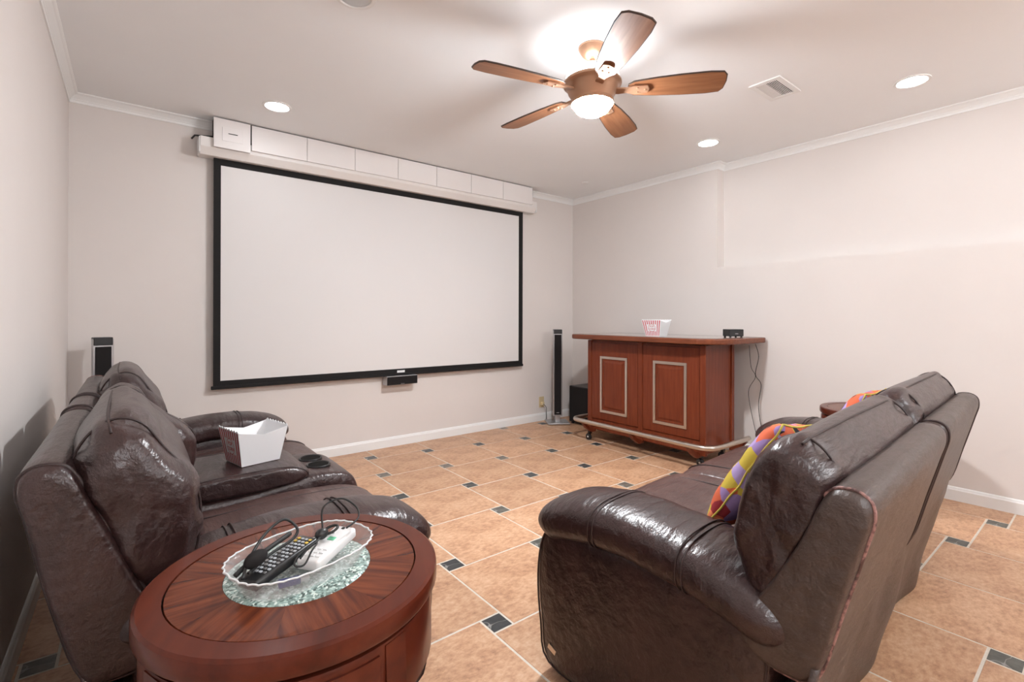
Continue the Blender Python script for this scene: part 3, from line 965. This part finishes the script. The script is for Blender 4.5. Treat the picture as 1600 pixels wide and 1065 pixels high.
# ================================================================== SEATING
def seat_unit(name, label, cat, loc, rz, W, backs, seats, shells, dz=0.0, arm_w=0.25, shellmat='leather'):
    """x along the width, y forwards, z up; rear top of the back at y=0"""
    t = thing(name, label, cat, loc, rz)
    # back shells
    for k, (a, b) in enumerate(shells):
        sp = Pad([(0.005, 0.735 + dz), (0.012, 0.772 + dz), (0.045, 0.785 + dz), (0.085, 0.765 + dz), (0.13, 0.66 + dz), (0.20, 0.53), (0.255, 0.44), (0.235, 0.38), (0.16, 0.36), (0.10, 0.385), (0.055, 0.54), (0.018, 0.68 + dz)], a, b, 16, 5)
        so = sp.mesh('back_shell', shellmat, t, 26, 0.0025, seed=k + W, stretch=(3, 6, 6))
        for xx in (a + 0.028, b - 0.028):
            sp.seam_ring(xx, 'scuff' if (k == 0 and xx < a + 0.1) else 'seam', so, 0.0042, 'piping', 1.0)
    # lower back cover with folds
    bm = bmesh.new()
    nx, nz = 60, 8
    g = []
    for i in range(nx + 1):
        row = []
        x = 0.02 + (W - 0.04) * i / nx
        for j in range(nz + 1):
            u = j / nz
            z = 0.42 - 0.385 * u
            y = 0.105 + 0.085 * u + 0.016 * math.sin(x * 9 + 2.2 * u + W) * u + 0.010 * noise.noise(Vector((x * 6, u * 2.5, W)))
            row.append(bm.verts.new((x, y, z)))
        g.append(row)
    for i in range(nx):
        for j in range(nz):
            bm.faces.new([g[i][j], g[i + 1][j], g[i + 1][j + 1], g[i][j + 1]])
    bk = obj('back_cover', bm, shellmat, t, True)
    md = bk.modifiers.new('thick', 'SOLIDIFY')
    md.thickness = 0.012
    md.offset = -1
    box('base_frame', 0.05, W - 0.05, 0.22, 0.76, 0.03, 0.30, 'black', t, 0.01)
    # arms
    for s, xa in ((0, 0.0), (1, W - arm_w)):
        pn = Pad([(0.865, 0.42), (0.885, 0.30), (0.872, 0.15), (0.835, 0.035), (0.60, 0.025), (0.30, 0.025), (0.225, 0.06), (0.19, 0.25), (0.175, 0.40), (0.22, 0.475), (0.45, 0.485), (0.70, 0.475), (0.82, 0.465)], xa + 0.02, xa + arm_w - 0.02, 9, 4)
        po = pn.mesh('arm_panel', 'leather', t, 20, 0.004, seed=s + W * 2, stretch=(8, 9, 2.5))
        pn.seam_ring(xa + (0.032 if s == 0 else arm_w - 0.032), 'seam', po, 0.003, 'piping', 1.002)
        xm = xa + arm_w / 2
        ao, pts, rows = path_pad('arm_pad', [(xm, 0.155, 0.415), (xm, 0.20, 0.462), (xm, 0.32, 0.502), (xm, 0.48, 0.522), (xm, 0.64, 0.521), (xm, 0.76, 0.502), (xm, 0.825, 0.468), (xm, 0.85, 0.43)], arm_w / 2 + 0.012, 0.066, 'leather_worn' if False else 'leather', t, 2.7, 30, 7, 0.005, seed=s * 3 + W, endp=3.2)
        for yy in (0.36, 0.375, 0.62, 0.635):
            i = min(range(1, len(pts) - 1), key=lambda q: abs(pts[q].y - yy))
            c = pts[i]
            tube('seam', [c + (v.co - c) * 1.004 if hasattr(v, 'co') else c for v in []] or [Vector((c.x + math.copysign(abs(math.cos(th)) ** (2 / 2.7), math.cos(th)) * (arm_w / 2 + 0.014), yy, c.z + math.copysign(abs(math.sin(th)) ** (2 / 2.7), math.sin(th)) * 0.068)) for th in [2 * PI * q / 28 for q in range(28)]], 0.0022, 'seam', ao, 6, True)
    # seats
    for k, (a, b) in enumerate(seats):
        sp = Pad([(0.925, 0.375), (0.915, 0.412), (0.83, 0.440), (0.62, 0.448), (0.42, 0.440), (0.27, 0.43), (0.25, 0.36), (0.30, 0.30), (0.55, 0.29), (0.88, 0.30)], a + 0.003, b - 0.003, 9, 5)
        so = sp.mesh('seat_cushion', 'leather_worn', t, 26, 0.006, seed=k * 5 + W, stretch=(11, 4, 4))
        sp.seam_ring(a + (b - a) * 0.18, 'seam', so, 0.0026, rng=(0.05, 0.55))
        sp.seam_ring(b - (b - a) * 0.18, 'seam', so, 0.0026, rng=(0.05, 0.55))
        fp = Pad([(0.80, 0.06), (0.90, 0.055), (0.935, 0.10), (0.945, 0.22), (0.938, 0.33), (0.91, 0.372), (0.80, 0.365)], a + 0.006, b - 0.006, 10, 4)
        fp.mesh('footrest', 'leather', t, 20, 0.004, seed=k + 11 + W, stretch=(4, 4, 9))
    # back cushions
    for k, (a, b, fw, up) in enumerate(backs):
        e = dz + up
        pr = [(0.075, 0.74 + e), (0.095, 0.815 + e), (0.145, 0.852 + e), (0.195, 0.835 + e), (0.235, 0.775 + e), (0.262 + fw, 0.68 + e), (0.272 + fw, 0.59 + dz / 2), (0.245 + fw, 0.515), (0.20, 0.49), (0.165, 0.54), (0.125, 0.63 + dz / 2)]
        bp = Pad(pr, a, b, 11 if dz == 0 else 5.5, 5, 0.03)
        wd = b - a
        s1, s2 = a + 0.085, b - 0.085
        bo = bp.mesh('back_cushion', 'leather', t, 40, 0.009, seed=k * 3 + W, stretch=(5, 15, 15), pinch=(s1, s2) if wd > 0.5 else None)
        if wd > 0.5:
            for xx in (s1, s2):
                bp.seam_ring(xx, 'seam', bo, 0.0028)
            bp.seam_line(0.17, 'seam', bo, 0.003)
            # lumbar pad under the headrest
            lp = Pad([(0.235, 0.44), (0.245, 0.53), (0.262 + fw, 0.56), (0.288 + fw, 0.55), (0.305 + fw, 0.50), (0.295 + fw, 0.44), (0.265, 0.425)], a + 0.26 if a < 0.3 else a + 0.02, b - 0.26 if b > W - 0.3 else b - 0.02, 8, 5)
            lp.mesh('lumbar_pad', 'leather', t, 22, 0.004, seed=k + 21, stretch=(5, 9, 9))
        else:
            bp.seam_ring((a + b) / 2, 'seam', bo, 0.0028)
    return t

sofa = seat_unit('reclining_sofa', 'dark brown leather sofa with scuffed back, facing the screen', 'sofa', (1.03, 0.275, 0), R(3.4), 1.90,
                 backs=[(0.03, 0.945, 0, 0), (0.955, 1.87, 0, 0.012)], seats=[(0.245, 0.95), (0.95, 1.655)], shells=[(0.02, 0.945), (0.955, 1.88)], shellmat='vinyl')
box('badge', -0.001, 0.001, -0.016, 0.016, -0.008, 0.008, 'nickel', sofa, 0.0005, mtx=Matrix.Translation((0.021, 0.80, 0.10)) @ Matrix.Rotation(R(20), 4, 'X'))
love = seat_unit('reclining_loveseat', 'dark brown leather loveseat with a centre console, by the left wall', 'loveseat', (-0.175, 3.10, 0), R(-90), 1.86,
                 backs=[(0.02, 0.74, 0.03, 0), (0.755, 1.085, 0.085, -0.035), (1.10, 1.84, 0.035, 0)], seats=[(0.215, 0.72), (1.12, 1.645)], shells=[(0.02, 0.745), (0.755, 1.085), (1.095, 1.85)], dz=0.04, arm_w=0.22)
# console of the loveseat: x 0.77..1.17, its own box, padded lid, cup tray
cb = Pad([(0.935, 0.39), (0.945, 0.25), (0.93, 0.08), (0.86, 0.04), (0.40, 0.04), (0.26, 0.06), (0.25, 0.30), (0.26, 0.44), (0.50, 0.455), (0.72, 0.478), (0.83, 0.475), (0.90, 0.45)], 0.725, 1.115, 12, 5)
cbo = cb.mesh('console_box', 'leather', love, 20, 0.002, seed=4)
cl = Pad([(0.735, 0.475), (0.725, 0.505), (0.66, 0.528), (0.50, 0.532), (0.34, 0.525), (0.27, 0.505), (0.26, 0.47), (0.40, 0.452), (0.65, 0.455)], 0.722, 1.118, 9, 5)
clo = cl.mesh('console_lid', 'leather', love, 24, 0.002, seed=5)
cl.seam_ring(1.10, 'seam', clo, 0.0028)
cl.seam_ring(0.74, 'seam', clo, 0.0028)
for xx, yy in ((0.865, 0.80), (0.98, 0.80)):
    lathe('cup_holder', [(0.0, 0.466), (0.038, 0.466), (0.040, 0.482), (0.045, 0.485), (0.049, 0.482), (0.049, 0.455), (0.0, 0.455)], 'black', love, 28, cx=xx, cy=yy)
    lathe('cup_well_shade', [(0.0, 0.4825), (0.041, 0.4825), (0.041, 0.478), (0.0, 0.478)], 'dark', love, 28, cx=xx, cy=yy)  # flat dark disc, painting the shade inside the cup hole
popcorn_box((0.385, 2.165, 0.5335), R(-77), 'white popcorn box standing on the loveseat console', 0.072, 0.094, 0.135)

# throw pillows on the sofa
def throw_pillow(label, mtx, sz=0.40):
    bm = bmesh.new()
    n = 26
    g = {}
    for sgn in (1, -1):
        for i in range(n + 1):
            for j in range(n + 1):
                u, v = -1 + 2 * i / n, -1 + 2 * j / n
                if sgn < 0 and (i in (0, n) or j in (0, n)):
                    g[(sgn, i, j)] = g[(1, i, j)]
                    continue
                pin = 1 - 0.07 * (1 - u * u) * 0 - 0.06 * ((1 - v * v) * abs(u) ** 3 + (1 - u * u) * abs(v) ** 3)
                x, y = u * sz / 2 * pin, v * sz / 2 * pin
                z = sgn * 0.055 * ((1 - u ** 4) * (1 - v ** 4)) ** 0.6 + 0.006 * noise.noise(Vector((u * 3, v * 3, sgn * 4)))
                g[(sgn, i, j)] = bm.verts.new((x, y, z))
        for i in range(n):
            for j in range(n):
                q = [g[(sgn, i, j)], g[(sgn, i + 1, j)], g[(sgn, i + 1, j + 1)], g[(sgn, i, j + 1)]]
                bm.faces.new(q if sgn > 0 else q[::-1])
    o = obj('throw_pillow', bm, 'pillow', None, True)
    tag(o, label, 'pillow', 'printed throw pillows')
    o.matrix_world = mtx
    rim = [(i, 0) for i in range(n)] + [(n, j) for j in range(n)] + [(n - i, n) for i in range(n)] + [(0, n - j) for j in range(n)]
    path = []
    for i, j in rim:
        u, v = -1 + 2 * i / n, -1 + 2 * j / n
        pin = 1 - 0.06 * ((1 - v * v) * abs(u) ** 3 + (1 - u * u) * abs(v) ** 3)
        path.append((u * sz / 2 * pin, v * sz / 2 * pin, 0.006 * noise.noise(Vector((u * 3, v * 3, 4)))))
    tube('piping', path, 0.003, 'piping', o, 6, True)
    return o
throw_pillow('printed throw pillow leaning in the near corner of the sofa', Matrix.Translation((1.492, 0.672, 0.640)) @ Matrix.Rotation(R(3), 4, 'Z') @ Matrix.Rotation(R(120), 4, 'X') @ Matrix.Rotation(R(-10), 4, 'Z'), 0.37)
throw_pillow('printed throw pillow leaning beside the far arm of the sofa', Matrix.Translation((2.455, 0.735, 0.635)) @ Matrix.Rotation(R(3), 4, 'Z') @ Matrix.Rotation(R(118), 4, 'X') @ Matrix.Rotation(R(-2), 4, 'Z'), 0.37)

# ================================================================== ROUND END TABLES
def round_table(name, label, loc, rz, zt, r=0.245):
    t = thing(name, label, 'end table', loc, rz)
    lathe('top_rim', [(r * 0.84, zt - 0.004), (r * 0.84, zt), (r * 0.975, zt), (r * 0.995, zt - 0.004), (r, zt - 0.010), (r, zt - 0.030), (r * 0.985, zt - 0.036), (r * 0.84, zt - 0.036)], 'mahog', t, 72)
    lathe('veneer_top', [(r * 0.50, zt - 0.001), (r * 0.828, zt - 0.001), (r * 0.835, zt - 0.006), (r * 0.50, zt - 0.006)], 'veneer', t, 72)
    lathe('groove', [(0, zt - 0.0065), (r * 0.845, zt - 0.005), (r * 0.845, zt - 0.012), (0, zt - 0.012)], 'dark', t, 48)
    lathe('glass_disc', [(0, zt + 0.0005), (r * 0.485, zt + 0.0005), (r * 0.497, zt - 0.001), (r * 0.497, zt - 0.0055), (0, zt - 0.0055)], 'crackle', t, 64)
    lathe('shaded_neck', [(0, zt - 0.034), (r * 0.90, zt - 0.034), (r * 0.90, zt - 0.048), (0, zt - 0.048)], 'dark', t, 64)  # recess under the rim, its shadow put into the near-black colour
    lathe('apron', [(0, zt - 0.047), (r * 0.955, zt - 0.047), (r * 0.962, zt - 0.052), (r * 0.962, zt - 0.155), (r * 0.95, zt - 0.160), (0, zt - 0.160)], 'mahog', t, 72)
    # drawer front on the drum
    bm = bmesh.new()
    a0, a1 = R(-37), R(37)
    add_lathe(bm, [(r * 0.95, zt - 0.147), (r * 0.978, zt - 0.147), (r * 0.980, zt - 0.143), (r * 0.980, zt - 0.062), (r * 0.978, zt - 0.058), (r * 0.95, zt - 0.058)], 20, a0, a1)
    d = obj('drawer', bm, 'mahog', t, True)
    sharp(d)
    bm = bmesh.new()
    add_lathe(bm, [(0, 0.022), (0.008, 0.021), (0.012, 0.015), (0.007, 0.006), (0.007, 0.0)], 18)
    bmesh.ops.transform(bm, matrix=Matrix.Translation((r * 0.978, 0, zt - 0.103)) @ Matrix.Rotation(R(90), 4, 'Y'), verts=bm.verts)
    obj('knob', bm, 'nickel', d, True)
    for k in range(4):
        a = R(45 + 90 * k)
        m_ = Matrix.Rotation(a, 4, 'Z')
        bm = bmesh.new()
        sec = [(r * 0.965, zt - 0.05), (r * 0.985, zt - 0.16), (r * 0.975, zt * 0.45), (r * 0.93, zt * 0.2), (r * 0.96, 0.0)]
        A = []
        for rr, z in sec:
            A.append([bm.verts.new(m_ @ Vector((x, y, z))) for x, y in ((rr - 0.036, -0.021), (rr, -0.021), (rr, 0.021), (rr - 0.036, 0.021))])
        bm.faces.new(A[0])
        bm.faces.new(A[-1][::-1])
        for P, Q in zip(A, A[1:]):
            for i in range(4):
                bm.faces.new([P[i], P[(i + 1) % 4], Q[(i + 1) % 4], Q[i]])
        obj('leg', bm, 'mahog', t)
    lathe('lower_shelf', [(0, 0.14), (r * 0.85, 0.14), (r * 0.87, 0.147), (r * 0.85, 0.155), (0, 0.155)], 'mahog', t, 48)
    return t
TBX, TBY, TZ = 0.243, 0.930, 0.65
round_table('round_end_table', 'round mahogany end table with a crackle glass centre, holding the tray', (TBX, TBY, 0), R(-114), TZ)
round_table('round_end_table', 'dark round end table between the sofa arm and the right wall', (3.40, 0.93, 0), R(160), 0.575)

# ---- tray and the things in it
TRX, TRY, TRZ = 0.240, 0.903, TZ + 0.0008
trm = Matrix.Translation((TRX, TRY, TRZ)) @ Matrix.Rotation(R(16), 4, 'Z')
bm = bmesh.new()
NT = 96
def tray_ring(a, b, z, flute):
    out = []
    for k in range(NT):
        th = 2 * PI * k / NT
        f = 1 + flute * math.cos(th * 32)
        e = 2.6
        x = math.copysign(abs(math.cos(th)) ** (2 / e), math.cos(th)) * a * f
        y = math.copysign(abs(math.sin(th)) ** (2 / e), math.sin(th)) * b * f
        out.append(bm.verts.new((x, y, z)))
    return out
prof = [(0.092, 0.058, 0.0, 0.0), (0.100, 0.066, 0.004, 0.006), (0.113, 0.080, 0.032, 0.010), (0.121, 0.088, 0.041, 0.014), (0.122, 0.089, 0.0435, 0.014), (0.119, 0.086, 0.0425, 0.012), (0.1105, 0.0775, 0.032, 0.010), (0.0975, 0.0635, 0.006, 0.006), (0.090, 0.056, 0.0025, 0.0)]
rg = [tray_ring(*p) for p in prof]
for A, B in zip(rg, rg[1:]):
    for k in range(NT):
        bm.faces.new([A[k], A[(k + 1) % NT], B[(k + 1) % NT], B[k]])
bm.faces.new(rg[0][::-1])
bm.faces.new(rg[-1])
tray = obj('clear_tray', bm, 'clear', None, True)
tray.matrix_world = trm
rim_p = []
for k in range(NT):
    th = 2 * PI * k / NT
    f = 1 + 0.014 * math.cos(th * 32)
    rim_p.append((math.copysign(abs(math.cos(th)) ** (2 / 2.6), math.cos(th)) * 0.121 * f, math.copysign(abs(math.sin(th)) ** (2 / 2.6), math.sin(th)) * 0.088 * f, 0.0435))
tube('rim', rim_p, 0.0016, 'rimclear', tray, 6, True)
tag(tray, 'clear fluted plastic tray of remotes on the round end table', 'tray')

def remote(name, label, m, mtx, ln, wd, th, keys):
    t = thing(name, label, 'remote')
    t.matrix_world = mtx
    bm = bmesh.new()
    add_box(bm, -wd / 2, wd / 2, -ln / 2, ln / 2, 0, th)
    bmesh.ops.bevel(bm, geom=bm.edges[:], offset=th * 0.28, segments=3, affect='EDGES', profile=0.5)
    obj('case', bm, m, t, True)
    for (kx, ky, kw, kl, km) in keys:
        box('key', kx - kw / 2, kx + kw / 2, ky - kl / 2, ky + kl / 2, th - 0.0005, th + 0.0016, km, t, 0.0006)
    return t
keys = []
for r_ in range(12):
    for c_ in range(4):
        kx, ky = (c_ - 1.5) * 0.0085, -0.046 + r_ * 0.0094
        km = 'key'
        if r_ in (10, 11) and c_ in (0, 3):
            km = 'yellow'
        elif (r_ + c_) % 3 == 0 and r_ < 8:
            km = 'silver'
        keys.append((kx, ky, 0.0055, 0.0048, km))
z0 = TRZ + 0.006
remote('remote_control', 'black remote control with rows of keys lying in the clear tray', 'black',
       Matrix.Translation((0.207, 0.915, z0 + 0.0115)) @ Matrix.Rotation(R(-58), 4, 'Z') @ Matrix.Rotation(R(5), 4, 'X'), 0.142, 0.042, 0.018, keys)
wk = [(0.0, 0.012, 0.014, 0.010, 'green')] + [((c_ - 1) * 0.011, -0.022 - r_ * 0.011, 0.008, 0.006, 'white_plastic') for r_ in range(3) for c_ in range(3)] + [(0.0, 0.050, 0.006, 0.006, 'black'), (-0.012, 0.03, 0.012, 0.003, 'key')]
remote('remote_control', 'white remote control with a green button lying in the clear tray', 'white_plastic',
       Matrix.Translation((0.2865, 0.910, z0 + 0.0135)) @ Matrix.Rotation(R(-52), 4, 'Z') @ Matrix.Rotation(R(5), 4, 'X'), 0.120, 0.045, 0.020, wk)
hd = thing('headset', 'black wired headset with a foam microphone coiled in the clear tray', 'headset', (0.2, 0.9, z0))
bm = bmesh.new()
bmesh.ops.create_uvsphere(bm, u_segments=18, v_segments=12, radius=1.0)
bmesh.ops.transform(bm, matrix=Matrix.Translation((-0.036, -0.002, 0.044)) @ Matrix.Rotation(R(40), 4, 'Z') @ Matrix.Diagonal((0.024, 0.013, 0.013, 1)), verts=bm.verts)
obj('mic_foam', bm, 'blackmat', hd, True)
bm = bmesh.new()
bmesh.ops.create_uvsphere(bm, u_segments=16, v_segments=10, radius=1.0)
bmesh.ops.transform(bm, matrix=Matrix.Translation((0.078, 0.022, 0.046)) @ Matrix.Rotation(R(20), 4, 'Z') @ Matrix.Diagonal((0.013, 0.010, 0.010, 1)), verts=bm.verts)
obj('ear_bud', bm, 'black', hd, True)
tube('headband', catmull([(-0.06, -0.03, 0.030), (-0.045, 0.0, 0.046), (-0.01, 0.05, 0.062), (0.025, 0.072, 0.070), (0.045, 0.062, 0.052), (0.035, 0.048, 0.040), (-0.01, 0.018, 0.036), (-0.05, -0.02, 0.032)], 7), 0.0026, 'rubber', hd, 7)
tube('boom', catmull([(-0.068, -0.012, 0.030), (-0.045, 0.0, 0.040), (-0.01, 0.022, 0.046), (0.03, 0.05, 0.050)], 6), 0.0042, 'rubber', hd, 8)
tube('ear_loop', [(0.096 + 0.014 * math.cos(a), 0.030 + 0.012 * math.sin(a), 0.046 + 0.004 * math.cos(a)) for a in [2 * PI * k / 20 for k in range(20)]], 0.0026, 'rubber', hd, 7, True)
tube('cord', catmull([(0.078, 0.022, 0.044), (0.060, -0.004, 0.045), (0.040, -0.018, 0.044), (0.022, -0.030, 0.040), (0.016, -0.040, 0.032), (0.030, -0.043, 0.030), (0.046, -0.030, 0.044), (0.060, -0.012, 0.047), (0.044, -0.020, 0.047), (0.026, -0.034, 0.038)], 7), 0.0018, 'rubber', hd, 6)
tube('cord', catmull([(0.09, 0.055, 0.040), (0.10, 0.085, 0.070), (0.135, 0.085, 0.080), (0.155, 0.055, 0.068), (0.15, 0.03, 0.055), (0.12, 0.01, 0.050)], 7), 0.0018, 'rubber', hd, 6)
us = thing('usb_adapter', 'small navy and silver cable plug lying in the clear tray', 'adapter', (0.213, 0.862, z0 - 0.003), R(-8))
box('body', -0.022, 0.012, -0.007, 0.007, 0.004, 0.014, 'blue', us, 0.002)
box('plug', 0.012, 0.026, -0.005, 0.005, 0.006, 0.012, 'silver', us, 0.001)
